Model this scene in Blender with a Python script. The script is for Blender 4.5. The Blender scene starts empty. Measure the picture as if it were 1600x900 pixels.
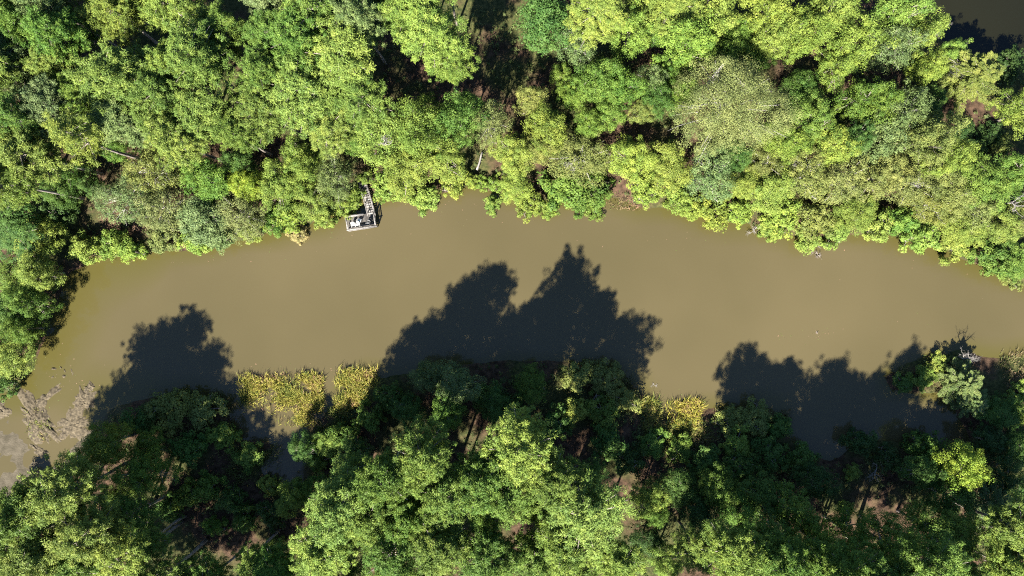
import bpy, math, random
import numpy as np
from mathutils import Vector

# ------------------------------------------------------------------ camera, sky, sun, exposure
H = 104.0                    # camera height above the water
S = 1600 / 150.0             # photograph pixels per metre at water level
SUN_EL, SUN_AZ = math.radians(44.0), math.radians(21.5)   # shadows fall up the picture, 21.5 degrees to the right
scene = bpy.context.scene
C = scene.collection
cam_d = bpy.data.cameras.new('camera')
cam = bpy.data.objects.new('camera', cam_d); C.objects.link(cam)
cam_d.sensor_width = 36.0
cam_d.lens = 18.0 * H / 75.0
cam_d.clip_end = 4000.0
cam.location = (0, 0, H)
scene.camera = cam

world = bpy.data.worlds.new('World'); scene.world = world; world.use_nodes = True
wn = world.node_tree.nodes; wl = world.node_tree.links
sky = wn.new('ShaderNodeTexSky'); sky.sky_type = 'NISHITA'; sky.sun_disc = False
sky.ozone_density = 5.5; sky.dust_density = 0.3; sky.air_density = 1.0
sky.sun_elevation = SUN_EL; sky.sun_rotation = SUN_AZ + math.pi
bg = wn['Background']; bg.inputs['Strength'].default_value = 0.05
wl.new(sky.outputs[0], bg.inputs['Color'])

sun_d = bpy.data.lights.new('sun', 'SUN'); sun_d.energy = 5.0; sun_d.angle = math.radians(0.8)
sun_d.color = (1.0, 0.95, 0.86)
sun = bpy.data.objects.new('sun', sun_d); C.objects.link(sun)
sun.location = (-40, -90, 120)
sun.rotation_euler = Vector((math.cos(SUN_EL) * math.sin(SUN_AZ), math.cos(SUN_EL) * math.cos(SUN_AZ),
                             -math.sin(SUN_EL))).to_track_quat('-Z', 'Y').to_euler()
scene.view_settings.view_transform = 'Standard'
scene.view_settings.look = 'None'
scene.view_settings.exposure = 2.3
scene.view_settings.gamma = 1.0
scene.cycles.use_light_tree = False
scene.cycles.use_denoising = False
scene.cycles.pixel_filter_type = 'BLACKMAN_HARRIS'
scene.cycles.filter_width = 1.15
scene.cycles.max_bounces = 4
scene.cycles.diffuse_bounces = 2
scene.cycles.glossy_bounces = 2
scene.cycles.transmission_bounces = 2
scene.cycles.caustics_reflective = False
scene.cycles.caustics_refractive = False

RNG = np.random.default_rng(7)
random.seed(7)

def P(px, py, z=0.0):
    """photograph pixel -> point of the place at height z above the water"""
    k = (H - z) / H
    return np.array([(px - 800) / S * k, (450 - py) / S * k, z])

# ------------------------------------------------------------------ materials
def new_mat(name):
    m = bpy.data.materials.new(name); m.use_nodes = True
    nt = m.node_tree
    return m, nt, nt.nodes, nt.links, nt.nodes['Principled BSDF']

def leaf_material(name, translucency=0.3, rough=0.55, spec=0.25):
    m, nt, n, l, b = new_mat(name)
    info = n.new('ShaderNodeObjectInfo')
    at = n.new('ShaderNodeAttribute'); at.attribute_name = 'tint'
    hsv = n.new('ShaderNodeHueSaturation')
    mh = n.new('ShaderNodeMapRange'); mh.inputs['To Min'].default_value = 0.525; mh.inputs['To Max'].default_value = 0.475
    mv = n.new('ShaderNodeMapRange'); mv.inputs['To Min'].default_value = 0.62; mv.inputs['To Max'].default_value = 1.42
    l.new(at.outputs['Fac'], mh.inputs['Value']); l.new(at.outputs['Fac'], mv.inputs['Value'])
    l.new(mh.outputs[0], hsv.inputs['Hue']); l.new(mv.outputs[0], hsv.inputs['Value'])
    l.new(info.outputs['Color'], hsv.inputs['Color'])
    l.new(hsv.outputs[0], b.inputs['Base Color'])
    b.inputs['Roughness'].default_value = rough
    b.inputs['Specular IOR Level'].default_value = spec
    tr = n.new('ShaderNodeBsdfTranslucent')
    hs2 = n.new('ShaderNodeHueSaturation'); hs2.inputs['Hue'].default_value = 0.485; hs2.inputs['Value'].default_value = 1.15
    l.new(hsv.outputs[0], hs2.inputs['Color']); l.new(hs2.outputs[0], tr.inputs['Color'])
    mix = n.new('ShaderNodeMixShader'); mix.inputs[0].default_value = translucency
    l.new(b.outputs[0], mix.inputs[1]); l.new(tr.outputs[0], mix.inputs[2])
    l.new(mix.outputs[0], n['Material Output'].inputs['Surface'])
    return m

def noise_material(name, cols, scale=3.0, rough=0.85, bump=0.0, detail=6.0, coord='Object', stretch=(1, 1, 1), spec=0.3):
    m, nt, n, l, b = new_mat(name)
    tc = n.new('ShaderNodeTexCoord'); mp = n.new('ShaderNodeMapping'); mp.inputs['Scale'].default_value = stretch
    nz = n.new('ShaderNodeTexNoise'); nz.inputs['Scale'].default_value = scale; nz.inputs['Detail'].default_value = detail
    l.new(tc.outputs[coord], mp.inputs['Vector']); l.new(mp.outputs[0], nz.inputs['Vector'])
    cr = n.new('ShaderNodeValToRGB')
    e = cr.color_ramp.elements
    for i, c in enumerate(cols):
        p = 0.3 + 0.4 * i / max(1, len(cols) - 1)
        if i < 2:
            e[i].position = p; e[i].color = (*c, 1)
        else:
            q = e.new(p); q.color = (*c, 1)
    l.new(nz.outputs['Fac'], cr.inputs[0]); l.new(cr.outputs[0], b.inputs['Base Color'])
    b.inputs['Roughness'].default_value = rough
    b.inputs['Specular IOR Level'].default_value = spec
    if bump:
        bp = n.new('ShaderNodeBump'); bp.inputs['Strength'].default_value = bump; bp.inputs['Distance'].default_value = 0.05
        l.new(nz.outputs['Fac'], bp.inputs['Height']); l.new(bp.outputs[0], b.inputs['Normal'])
    return m

M_leaf = leaf_material('leaves', 0.25, 0.6, 0.15)
M_needle = leaf_material('needles', 0.19, 0.6, 0.18)
M_reed = leaf_material('reed_blades', 0.25, 0.6, 0.2)
def reed_mix(m):
    n, l = m.node_tree.nodes, m.node_tree.links
    at = n.new('ShaderNodeAttribute'); at.attribute_name = 'tint'
    info = [x for x in n if x.bl_idname == 'ShaderNodeObjectInfo'][0]
    hsv = [x for x in n if x.bl_idname == 'ShaderNodeHueSaturation'][0]
    r1 = n.new('ShaderNodeMapRange'); r1.inputs['From Min'].default_value = 0.72; r1.inputs['From Max'].default_value = 1.0
    r2 = n.new('ShaderNodeMapRange'); r2.inputs['From Min'].default_value = 0.35; r2.inputs['From Max'].default_value = 0.0
    a = n.new('ShaderNodeMix'); a.data_type = 'RGBA'; a.inputs['B'].default_value = (0.20, 0.135, 0.075, 1)
    b = n.new('ShaderNodeMix'); b.data_type = 'RGBA'; b.inputs['B'].default_value = (0.16, 0.195, 0.04, 1)
    l.new(at.outputs['Fac'], r1.inputs['Value']); l.new(at.outputs['Fac'], r2.inputs['Value'])
    l.new(info.outputs['Color'], a.inputs['A']); l.new(r1.outputs[0], a.inputs['Factor'])
    l.new(a.outputs['Result'], b.inputs['A']); l.new(r2.outputs[0], b.inputs['Factor'])
    l.new(b.outputs['Result'], hsv.inputs['Color'])
reed_mix(M_reed)
M_bark = noise_material('bark', [(0.10, 0.08, 0.065), (0.30, 0.26, 0.23)], 3.0, 0.9, 0.5, stretch=(3, 3, 0.6))
M_dead = noise_material('bleached_wood', [(0.14, 0.125, 0.11), (0.30, 0.28, 0.26)], 5.0, 0.85, 0.3)
M_white_wood = noise_material('grey_weathered_boards', [(0.045, 0.040, 0.036), (0.115, 0.105, 0.096)], 6.0, 0.85, 0.2, stretch=(1, 6, 6))
M_rail = noise_material('pale_weathered_rail', [(0.11, 0.10, 0.092), (0.22, 0.205, 0.19)], 5.0, 0.8, 0.2)
M_plastic, _, _n, _l, _b = new_mat('white_plastic'); _b.inputs['Base Color'].default_value = (0.62, 0.62, 0.60, 1); _b.inputs['Roughness'].default_value = 0.4
M_grey_plastic, _, _n, _l, _b = new_mat('grey_plastic'); _b.inputs['Base Color'].default_value = (0.08, 0.08, 0.08, 1); _b.inputs['Roughness'].default_value = 0.5
M_mud = noise_material('dry_mud', [(0.022, 0.017, 0.010), (0.060, 0.047, 0.028), (0.098, 0.078, 0.048)], 3.0, 0.9, 1.0)

def ground_material():
    m, nt, n, l, b = new_mat('forest_floor')
    geo = n.new('ShaderNodeNewGeometry')
    def noise(sc, det=6.0):
        x = n.new('ShaderNodeTexNoise'); x.inputs['Scale'].default_value = sc; x.inputs['Detail'].default_value = det
        l.new(geo.outputs['Position'], x.inputs['Vector']); return x
    def ramp(src, a, b_, ca, cb):
        r = n.new('ShaderNodeValToRGB'); r.color_ramp.elements[0].position = a; r.color_ramp.elements[1].position = b_
        r.color_ramp.elements[0].color = (*ca, 1); r.color_ramp.elements[1].color = (*cb, 1)
        l.new(src, r.inputs[0]); return r
    straw = ramp(noise(1.4, 8).outputs['Fac'], 0.35, 0.68, (0.024, 0.016, 0.010), (0.080, 0.049, 0.031))
    grass = ramp(noise(2.2, 8).outputs['Fac'], 0.3, 0.7, (0.016, 0.024, 0.008), (0.064, 0.062, 0.022))
    mask = ramp(noise(0.16, 4).outputs['Fac'], 0.44, 0.56, (0, 0, 0), (1, 1, 1))
    mx = n.new('ShaderNodeMix'); mx.data_type = 'RGBA'
    l.new(mask.outputs[0], mx.inputs['Factor']); l.new(straw.outputs[0], mx.inputs['A']); l.new(grass.outputs[0], mx.inputs['B'])
    at = n.new('ShaderNodeAttribute'); at.attribute_name = 'mud'
    mud = ramp(noise(0.8, 8).outputs['Fac'], 0.35, 0.65, (0.042, 0.036, 0.024), (0.078, 0.066, 0.047))
    m2 = n.new('ShaderNodeMix'); m2.data_type = 'RGBA'
    l.new(at.outputs['Fac'], m2.inputs['Factor']); l.new(mx.outputs['Result'], m2.inputs['A']); l.new(mud.outputs[0], m2.inputs['B'])
    l.new(m2.outputs['Result'], b.inputs['Base Color'])
    b.inputs['Roughness'].default_value = 0.95; b.inputs['Specular IOR Level'].default_value = 0.1
    bp = n.new('ShaderNodeBump'); bp.inputs['Strength'].default_value = 0.6; bp.inputs['Distance'].default_value = 0.12
    l.new(noise(5.0, 6).outputs['Fac'], bp.inputs['Height']); l.new(bp.outputs[0], b.inputs['Normal'])
    return m

def water_material(name, ca, cb, cs=None, rough=0.06):
    m, nt, n, l, b = new_mat(name)
    geo = n.new('ShaderNodeNewGeometry')
    nz = n.new('ShaderNodeTexNoise'); nz.inputs['Scale'].default_value = 0.035; nz.inputs['Detail'].default_value = 3
    l.new(geo.outputs['Position'], nz.inputs['Vector'])
    r = n.new('ShaderNodeValToRGB'); r.color_ramp.elements[0].position = 0.3; r.color_ramp.elements[1].position = 0.7
    r.color_ramp.elements[0].color = (*ca, 1); r.color_ramp.elements[1].color = (*cb, 1)
    l.new(nz.outputs['Fac'], r.inputs[0]); l.new(r.outputs[0], b.inputs['Base Color'])
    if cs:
        at = n.new('ShaderNodeAttribute'); at.attribute_name = 'reflection'  # mask of the bank trees' reflection, painted into the water colour
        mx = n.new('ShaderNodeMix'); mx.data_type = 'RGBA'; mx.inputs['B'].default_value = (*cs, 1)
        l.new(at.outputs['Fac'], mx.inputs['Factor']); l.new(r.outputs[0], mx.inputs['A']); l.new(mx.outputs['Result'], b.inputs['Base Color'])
    b.inputs['Roughness'].default_value = rough; b.inputs['IOR'].default_value = 1.333
    rp = n.new('ShaderNodeTexNoise'); rp.inputs['Scale'].default_value = 2.2; rp.inputs['Detail'].default_value = 3
    l.new(geo.outputs['Position'], rp.inputs['Vector'])
    bp = n.new('ShaderNodeBump'); bp.inputs['Strength'].default_value = 0.12; bp.inputs['Distance'].default_value = 0.03
    l.new(rp.outputs['Fac'], bp.inputs['Height']); l.new(bp.outputs[0], b.inputs['Normal'])
    return m

# ------------------------------------------------------------------ mesh helpers
def make_mesh(name, verts, faces4=None, faces3=None, mats=(), tint=None, smooth=False):
    """verts (n,3); faces4 (m,4) / faces3 (k,3) index arrays; tint per face"""
    me = bpy.data.meshes.new(name)
    verts = np.asarray(verts, dtype=np.float32)
    f4 = np.zeros((0, 4), np.int32) if faces4 is None or len(faces4) == 0 else np.asarray(faces4, np.int32)
    f3 = np.zeros((0, 3), np.int32) if faces3 is None or len(faces3) == 0 else np.asarray(faces3, np.int32)
    nf = len(f4) + len(f3)
    me.vertices.add(len(verts)); me.vertices.foreach_set('co', verts.ravel())
    me.loops.add(f4.size + f3.size); me.loops.foreach_set('vertex_index', np.concatenate([f4.ravel(), f3.ravel()]).astype(np.int32))
    me.polygons.add(nf)
    tot = np.concatenate([np.full(len(f4), 4), np.full(len(f3), 3)]).astype(np.int32)
    st = np.concatenate([[0], np.cumsum(tot)[:-1]]).astype(np.int32) if nf else np.zeros(0, np.int32)
    me.polygons.foreach_set('loop_start', st); me.polygons.foreach_set('loop_total', tot)
    if smooth:
        me.polygons.foreach_set('use_smooth', np.ones(nf, bool))
    for m in mats: me.materials.append(m)
    if tint is not None:
        a = me.attributes.new('tint', 'FLOAT', 'FACE'); a.data.foreach_set('value', np.asarray(tint, np.float32))
    me.update(calc_edges=True); me.validate()
    return me

def obj(name, me, parent=None, loc=(0, 0, 0), rot=(0, 0, 0), scale=(1, 1, 1), color=None):
    o = bpy.data.objects.new(name, me); C.objects.link(o)
    o.parent = parent; o.location = loc; o.rotation_euler = rot; o.scale = scale
    if color is not None: o.color = (*color, 1.0)
    return o

def tag(o, label=None, cat=None, group=None, kind=None):
    if label: o['label'] = label
    if cat: o['category'] = cat
    if group: o['group'] = group
    if kind: o['kind'] = kind
    return o

def unit(v):
    return v / np.maximum(np.linalg.norm(v, axis=-1, keepdims=True), 1e-9)

def blades(cen, nor, ln, wd, rng, along=None):
    """rhombus leaves: centre, face normal, length, width -> verts, quads"""
    n = len(cen)
    nor = unit(nor)
    r = rng.normal(size=(n, 3)) if along is None else along + rng.normal(size=(n, 3)) * 0.25
    t = unit(r - nor * np.sum(r * nor, axis=1, keepdims=True))
    b = np.cross(nor, t)
    ln = np.asarray(ln).reshape(-1, 1) * np.ones((n, 1)); wd = np.asarray(wd).reshape(-1, 1) * np.ones((n, 1))
    v = np.stack([cen - t * ln / 2, cen + b * wd / 2, cen + t * ln / 2, cen - b * wd / 2], axis=1).reshape(-1, 3)
    f = np.arange(4 * n).reshape(-1, 4)
    return v, f

class Mesh:
    def __init__(s): s.v = []; s.f4 = []; s.f3 = []; s.n = 0
    def add(s, v, f4=None, f3=None):
        s.v.append(np.asarray(v, float))
        if f4 is not None and len(f4): s.f4.append(np.asarray(f4) + s.n)
        if f3 is not None and len(f3): s.f3.append(np.asarray(f3) + s.n)
        s.n += len(v)
    def tube(s, pts, radii, sides=6, cap=True):
        pts = np.asarray(pts, float); k = len(pts)
        tan = unit(np.gradient(pts, axis=0))
        ref = np.array([0.31, 0.83, 0.46])
        a = unit(np.cross(tan, ref)); b = np.cross(tan, a)
        th = np.linspace(0, 2 * math.pi, sides, endpoint=False)
        ring = (a[:, None, :] * np.cos(th)[None, :, None] + b[:, None, :] * np.sin(th)[None, :, None]) * np.asarray(radii, float)[:, None, None]
        v = (pts[:, None, :] + ring).reshape(-1, 3)
        f = []
        for i in range(k - 1):
            for j in range(sides):
                j2 = (j + 1) % sides
                f.append((i * sides + j, i * sides + j2, (i + 1) * sides + j2, (i + 1) * sides + j))
        f3 = []
        if cap:
            v = np.vstack([v, pts[-1:], pts[:1]])
            for j in range(sides):
                f3.append(((k - 1) * sides + j, (k - 1) * sides + (j + 1) % sides, k * sides))
                f3.append(((j + 1) % sides, j, k * sides + 1))
        s.add(v, f, f3)
    def box(s, c, size, rz=0.0):
        x, y, z = np.asarray(size, float) / 2
        v = np.array([(sx * x, sy * y, sz * z) for sx in (-1, 1) for sy in (-1, 1) for sz in (-1, 1)])
        if rz:
            cc, ss = math.cos(rz), math.sin(rz)
            v = np.stack([v[:, 0] * cc - v[:, 1] * ss, v[:, 0] * ss + v[:, 1] * cc, v[:, 2]], 1)
        s.add(v + np.asarray(c, float), [(0, 1, 3, 2), (4, 6, 7, 5), (0, 4, 5, 1), (2, 3, 7, 6), (0, 2, 6, 4), (1, 5, 7, 3)])
    def mesh(s, name, mats, smooth=False):
        return make_mesh(name, np.vstack(s.v), np.vstack(s.f4) if s.f4 else None, np.vstack(s.f3) if s.f3 else None, mats, smooth=smooth)

# ------------------------------------------------------------------ shore lines
POND = [(105, 425), (150, 403), (250, 393), (340, 382), (430, 362), (500, 343), (535, 322), (555, 305), (590, 305), (640, 297), (690, 300), (740, 287), (800, 305), (850, 315),
        (950, 306), (1000, 322), (1050, 325), (1150, 345), (1190, 350), (1250, 372), (1370, 362), (1480, 392), (1560, 425), (1600, 445), (1700, 480),
        (1790, 540), (1700, 560), (1600, 560), (1560, 562), (1500, 548), (1430, 567), (1385, 590), (1392, 610), (1440, 612), (1485, 616),
        (1500, 650), (1520, 690), (1500, 715), (1450, 705), (1390, 690), (1340, 695), (1300, 720), (1262, 715), (1238, 692), (1225, 650), (1190, 640),
        (1110, 640), (1050, 650), (1012, 635), (1000, 612), (980, 590), (900, 570), (800, 563), (700, 575), (640, 588), (570, 592), (520, 640),
        (500, 660), (492, 755), (430, 765), (405, 735), (430, 695), (372, 690), (350, 640), (300, 612), (240, 620), (175, 642), (130, 690),
        (100, 722), (60, 745), (0, 782), (-110, 810), (-140, 640), (-40, 615), (20, 612), (50, 575), (80, 500)]
CORNER = [(1448, -90), (1452, 20), (1468, 60), (1490, 78), (1545, 90), (1600, 100), (1720, 125), (1760, -90)]

def signed_distance(X, Y, poly):
    """metres inside (+) or outside (-) of a polygon"""
    pts = np.array([P(x, y)[:2] for x, y in poly])
    d = np.full(X.shape, 1e9); inside = np.zeros(X.shape, bool)
    for i in range(len(pts)):
        a, b = pts[i], pts[(i + 1) % len(pts)]
        e = b - a
        t = np.clip(((X - a[0]) * e[0] + (Y - a[1]) * e[1]) / (e @ e), 0, 1)
        d = np.minimum(d, np.hypot(X - a[0] - t * e[0], Y - a[1] - t * e[1]))
        c = ((a[1] > Y) != (b[1] > Y)) & (X < (b[0] - a[0]) * (Y - a[1]) / (b[1] - a[1] + 1e-12) + a[0])
        inside ^= c
    return np.where(inside, d, -d)

def wobble(X, Y):
    return (np.sin(X * 0.83 + 1.3 * np.sin(Y * 0.61)) + np.sin(Y * 1.17 + 1.1 * np.sin(X * 0.47 + 2.0)) + 0.6 * np.sin(X * 2.3 + Y * 1.9)) / 2.6

MUD = [(-150, 640), (-20, 650), (20, 640), (60, 700), (100, 690), (120, 655), (160, 640), (185, 640), (140, 705), (110, 740), (60, 765), (0, 800), (-140, 830)]
def mud_mask(X, Y):
    return 0.5 + signed_distance(X, Y, MUD) / 2.5 + 0.5 * wobble(X * 0.6, Y * 0.6)

def ground_height(X, Y):
    X = np.asarray(X, float); Y = np.asarray(Y, float)
    s = np.maximum(signed_distance(X, Y, POND), signed_distance(X, Y, CORNER)) + 0.35 * wobble(X, Y)
    land = 0.10 + 1.3 * (1 - np.exp(-np.maximum(-s, 0) / 4.0)) + 0.10 * wobble(X * 0.7, Y * 0.7) * np.clip(-s, 0, 1)
    bed = 0.10 - 0.9 * np.minimum(np.maximum(s, 0) / 1.6, 1.0)
    m = np.clip(mud_mask(X, Y), 0, 1)
    flat = 0.0 + 0.05 * wobble(X * 0.9, Y * 0.9) + 0.03 * wobble(X * 2.7, Y * 2.7)
    bed = np.maximum(bed, bed * (1 - m) + flat * m)
    return np.where(s > 0, bed, land)

def axis(lo, hi, step, far):
    core = np.arange(lo, hi + 1e-6, step)
    out = []
    d = step
    x = hi
    while x < far:
        d *= 1.35; x += d; out.append(x)
    out = np.array(out)
    return np.concatenate([lo - (out - hi)[::-1], core, out])

def build_ground():
    xs = axis(-92, 92, 0.7, 1500); ys = axis(-60, 56, 0.7, 1500)
    X, Y = np.meshgrid(xs, ys)
    Z = ground_height(X, Y)
    v = np.stack([X, Y, Z], -1).reshape(-1, 3)
    w = len(xs); i = np.arange((len(ys) - 1) * w).reshape(-1, w)[:, :-1].ravel()
    f = np.stack([i, i + 1, i + 1 + w, i + w], 1)
    me = make_mesh('ground', v, f, mats=[ground_material()], smooth=True)
    at = me.attributes.new('mud', 'FLOAT', 'POINT')
    s = signed_distance(X, Y, POND)
    at.data.foreach_set('value', (np.clip(mud_mask(X, Y), 0, 1) * np.clip(s + 1.5, 0, 1)).ravel().astype(np.float32))
    o = obj('ground', me)
    tag(o, kind='structure')

def sheet(name, x0, x1, y0, y1, z, mat):
    v = [(x0, y0, z), (x1, y0, z), (x1, y1, z), (x0, y1, z)]
    o = obj(name, make_mesh(name, v, [(0, 1, 2, 3)], mats=[mat]))
    tag(o, kind='structure'); return o

def pond_sheet(name, x0, x1, y0, y1, z, mat):
    xs = np.arange(x0, x1 + 0.1, 1.0); ys = np.arange(y0, y1 + 0.1, 1.0)
    X, Y = np.meshgrid(xs, ys); w = len(xs)
    i = np.arange((len(ys) - 1) * w).reshape(-1, w)[:, :-1].ravel()
    me = make_mesh(name, np.stack([X, Y, 0 * X + z], -1).reshape(-1, 3), np.stack([i, i + 1, i + 1 + w, i + w], 1), mats=[mat])
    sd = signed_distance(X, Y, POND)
    reach = 2.2 + 7.0 * np.clip((-50 - X) / 12, 0, 1) + 1.2 * wobble(X * 0.25, Y * 0.25)      # how far the olive tree reflection is painted out from the shore
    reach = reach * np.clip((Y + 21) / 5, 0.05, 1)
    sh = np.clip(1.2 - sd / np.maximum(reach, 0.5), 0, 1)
    a = me.attributes.new('reflection', 'FLOAT', 'POINT'); a.data.foreach_set('value', sh.ravel().astype(np.float32))
    tag(obj(name, me), kind='structure')

build_ground()
pond_sheet('pond_water', -96, 98, -38, 20, 0.0, water_material('murky_water', (0.0515, 0.0425, 0.0195), (0.0655, 0.0530, 0.0255), (0.050, 0.0435, 0.0125)))  # third colour: olive of the painted tree reflection
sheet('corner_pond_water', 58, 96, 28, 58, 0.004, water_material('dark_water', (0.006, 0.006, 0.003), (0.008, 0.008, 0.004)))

# ------------------------------------------------------------------ tree builders (each gives a trunk mesh and a crown mesh)
def clump_leaves(cen, rad, per, rng, flat=0.7, leaf=(0.30, 0.15), up=0.35, tuft=0.0):
    """leaves filling ball-like clumps; cen (k,3), rad (k,)"""
    k = len(cen)
    idx = np.repeat(np.arange(k), per)
    n = len(idx)
    u = unit(rng.normal(size=(n, 3)) + np.array([0, 0, up]))
    rr = rad[idx] * (0.45 + 0.6 * rng.random(n) ** 0.6)
    off = u * rr[:, None]; off[:, 2] *= flat
    c = cen[idx] + off
    nor = u * 0.85 + rng.normal(size=(n, 3)) * 0.30 + np.array([0, 0, 0.24])
    sz = 0.7 + 0.6 * rng.random(n)
    along = u * 0.6 + np.array([0, 0, 0.4]) if tuft else None
    ll, lw = leaf[0] * sz, leaf[1] * sz
    if tuft:
        sp = rng.random(n) < 0.5
        nor = np.where(sp[:, None], np.cross(u, rng.normal(size=(n, 3))) + 0.35 * u + np.array([0, 0, 0.45]), nor)
        along = np.where(sp[:, None], u * 2.0, along)
        c = np.where(sp[:, None], cen[idx] + off * 1.12, c)
        ll = np.where(sp, ll * 1.6, ll); lw = np.where(sp, lw * 0.75, lw)
    v, f = blades(c, nor, ll, lw, rng, along)
    tint = np.clip(0.06 + rng.random(k)[idx] * 0.66 + rng.random(n) * 0.22, 0, 1)
    return v, f, tint

def pine(seed, h=20.0, R=3.4, base=0.5, nb=44, sparse=0.0):
    rng = np.random.default_rng(seed)
    tr = Mesh()
    lean = rng.normal(size=2) * 0.25
    zz = np.linspace(0, h * 0.97, 9)
    tx = lean[0] * (zz / h) ** 2 * 2 + 0.12 * np.sin(zz * 0.4 + rng.random() * 6); ty = lean[1] * (zz / h) ** 2 * 2
    tr.tube(np.stack([tx, ty, zz - 0.3], 1), 0.23 * (1 - 0.86 * zz / h) + 0.02, 8)
    cen, rad = [], []
    zb = h * base
    az = rng.random() * 6.28
    for i in range(nb):
        t = (i + rng.random()) / nb
        z = zb + (h - zb) * t * 0.97
        az += 2.4 + rng.normal() * 0.5
        prof = (1 - t ** 2.8) ** 0.62 * (0.55 + 0.45 * min(1, t / 0.25)) + 0.10
        L = R * prof * (0.45 + 0.72 * rng.random())
        if rng.random() < sparse: continue
        rise = 0.15 + 0.45 * t + 0.1 * rng.normal()
        x0 = np.interp(z, zz, tx); y0 = np.interp(z, zz, ty)
        d = np.array([math.cos(az), math.sin(az), 0])
        pts = np.array([[x0, y0, z] + d * L * q + np.array([0, 0, L * rise * q * (1.25 - 0.5 * q)]) for q in (0, 0.35, 0.7, 1.0)])
        tr.tube(pts, np.array([0.075, 0.055, 0.035, 0.015]) * (0.6 + L / 5), 4, cap=False)
        side = np.array([-d[1], d[0], 0])
        nc = 2 + int(L * 1.5)
        for q in np.linspace(0.38, 1.04, nc):
            p = pts[0] + d * L * q + np.array([0, 0, L * rise * q * (1.25 - 0.5 * q)])
            for s in range(2 if q < 0.95 else 1):
                lat = rng.normal() * 0.34 * L * (1.05 - 0.5 * q)
                cen.append(p + side * lat + np.array([0, 0, 0.1 + 0.22 * rng.random()]) + rng.normal(size=3) * 0.1)
                rad.append(0.24 + 0.28 * rng.random())
    cen.append([np.interp(h, zz, tx), np.interp(h, zz, ty), h]); rad.append(0.3)
    cen = np.array(cen); rad = np.array(rad)
    v, f, t = clump_leaves(cen, rad, 76, rng, 0.85, (0.21, 0.08), 0.45, tuft=1.0)
    return tr.mesh('pine_trunk', [M_bark], True), make_mesh('pine_crown', v, f, mats=[M_needle], tint=t)

def broad(seed, h=10.0, R=3.6, zc=0.58, nl=150, per=118, leaf=(0.17, 0.105), lob=(0.36, 0.92), inner=0.25, bark=None, rough=0.16, bare=0.0):
    """rounded broadleaf crown: lobes on an uneven ellipsoid shell carried by forking limbs"""
    rng = np.random.default_rng(seed)
    tr = Mesh()
    k = nl
    u = unit(rng.normal(size=(k, 3)) + np.array([0, 0, 0.55]))
    ph = rng.random(6) * 6.28
    az = np.arctan2(u[:, 1], u[:, 0])
    bulge = 1 + rough * np.sin(2 * az + ph[0]) + rough * np.sin(3 * az + ph[1] + u[:, 2] * 2) + rough * 0.8 * np.sin(5 * az + ph[2] + u[:, 2] * 4)
    sh = np.where(rng.random(k) < inner, 0.35 + 0.4 * rng.random(k), 0.78 + 0.22 * rng.random(k)) * bulge
    hz = h * (1 - zc)
    top = np.array([0, 0, h * zc])
    cen = top + u * sh[:, None] * np.array([R * 0.86, R * 0.86, hz * 0.9])
    rad = (lob[0] + (lob[1] - lob[0]) * rng.random(k)) * R / 3.6
    v, f, t = clump_leaves(cen, rad, per, rng, 0.75, leaf, 0.3)
    zt = np.linspace(-0.3, h * zc * 0.75, 5)
    tw = 0.1 * np.sin(zt + ph[3]) * R / 3.6
    rt = 0.05 * R + 0.03
    tr.tube(np.stack([tw, tw * 0.5, zt], 1), rt * (1 - 0.45 * np.linspace(0, 1, 5)), 8)
    fork = np.array([tw[-1], tw[-1] * 0.5, zt[-1] - 0.1])
    nlimb = 7
    for i in range(nlimb):
        j = rng.integers(k)
        e = cen[j]; mid = fork * 0.5 + e * 0.5 + rng.normal(size=3) * 0.15 * R + np.array([0, 0, 0.08 * h])
        tr.tube(np.array([fork, fork * 0.6 + mid * 0.4, mid, mid * 0.4 + e * 0.6, e]), rt * np.array([0.55, 0.45, 0.32, 0.2, 0.08]), 5)
        for q in range(3):
            e2 = cen[np.argsort(np.linalg.norm(cen - e, axis=1))[rng.integers(1, 9)]]
            tr.tube(np.array([mid, mid * 0.5 + e2 * 0.5 + rng.normal(size=3) * 0.1, e2]), rt * np.array([0.26, 0.16, 0.05]), 4)
    for i in range(int(bare)):       # pale twig ends standing out of the crown
        j = rng.integers(k); e = top + (cen[j] - top) * 1.12 + rng.normal(size=3) * 0.15
        s0 = top + (cen[j] - top) * 0.55
        tr.tube(np.array([s0, s0 * 0.4 + e * 0.6 + rng.normal(size=3) * 0.12, e]), np.array([0.05, 0.035, 0.012]), 4, cap=False)
    return tr.mesh('broadleaf_trunk', [bark or M_bark], True), make_mesh('broadleaf_crown', v, f, mats=[M_leaf], tint=t)

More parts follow.
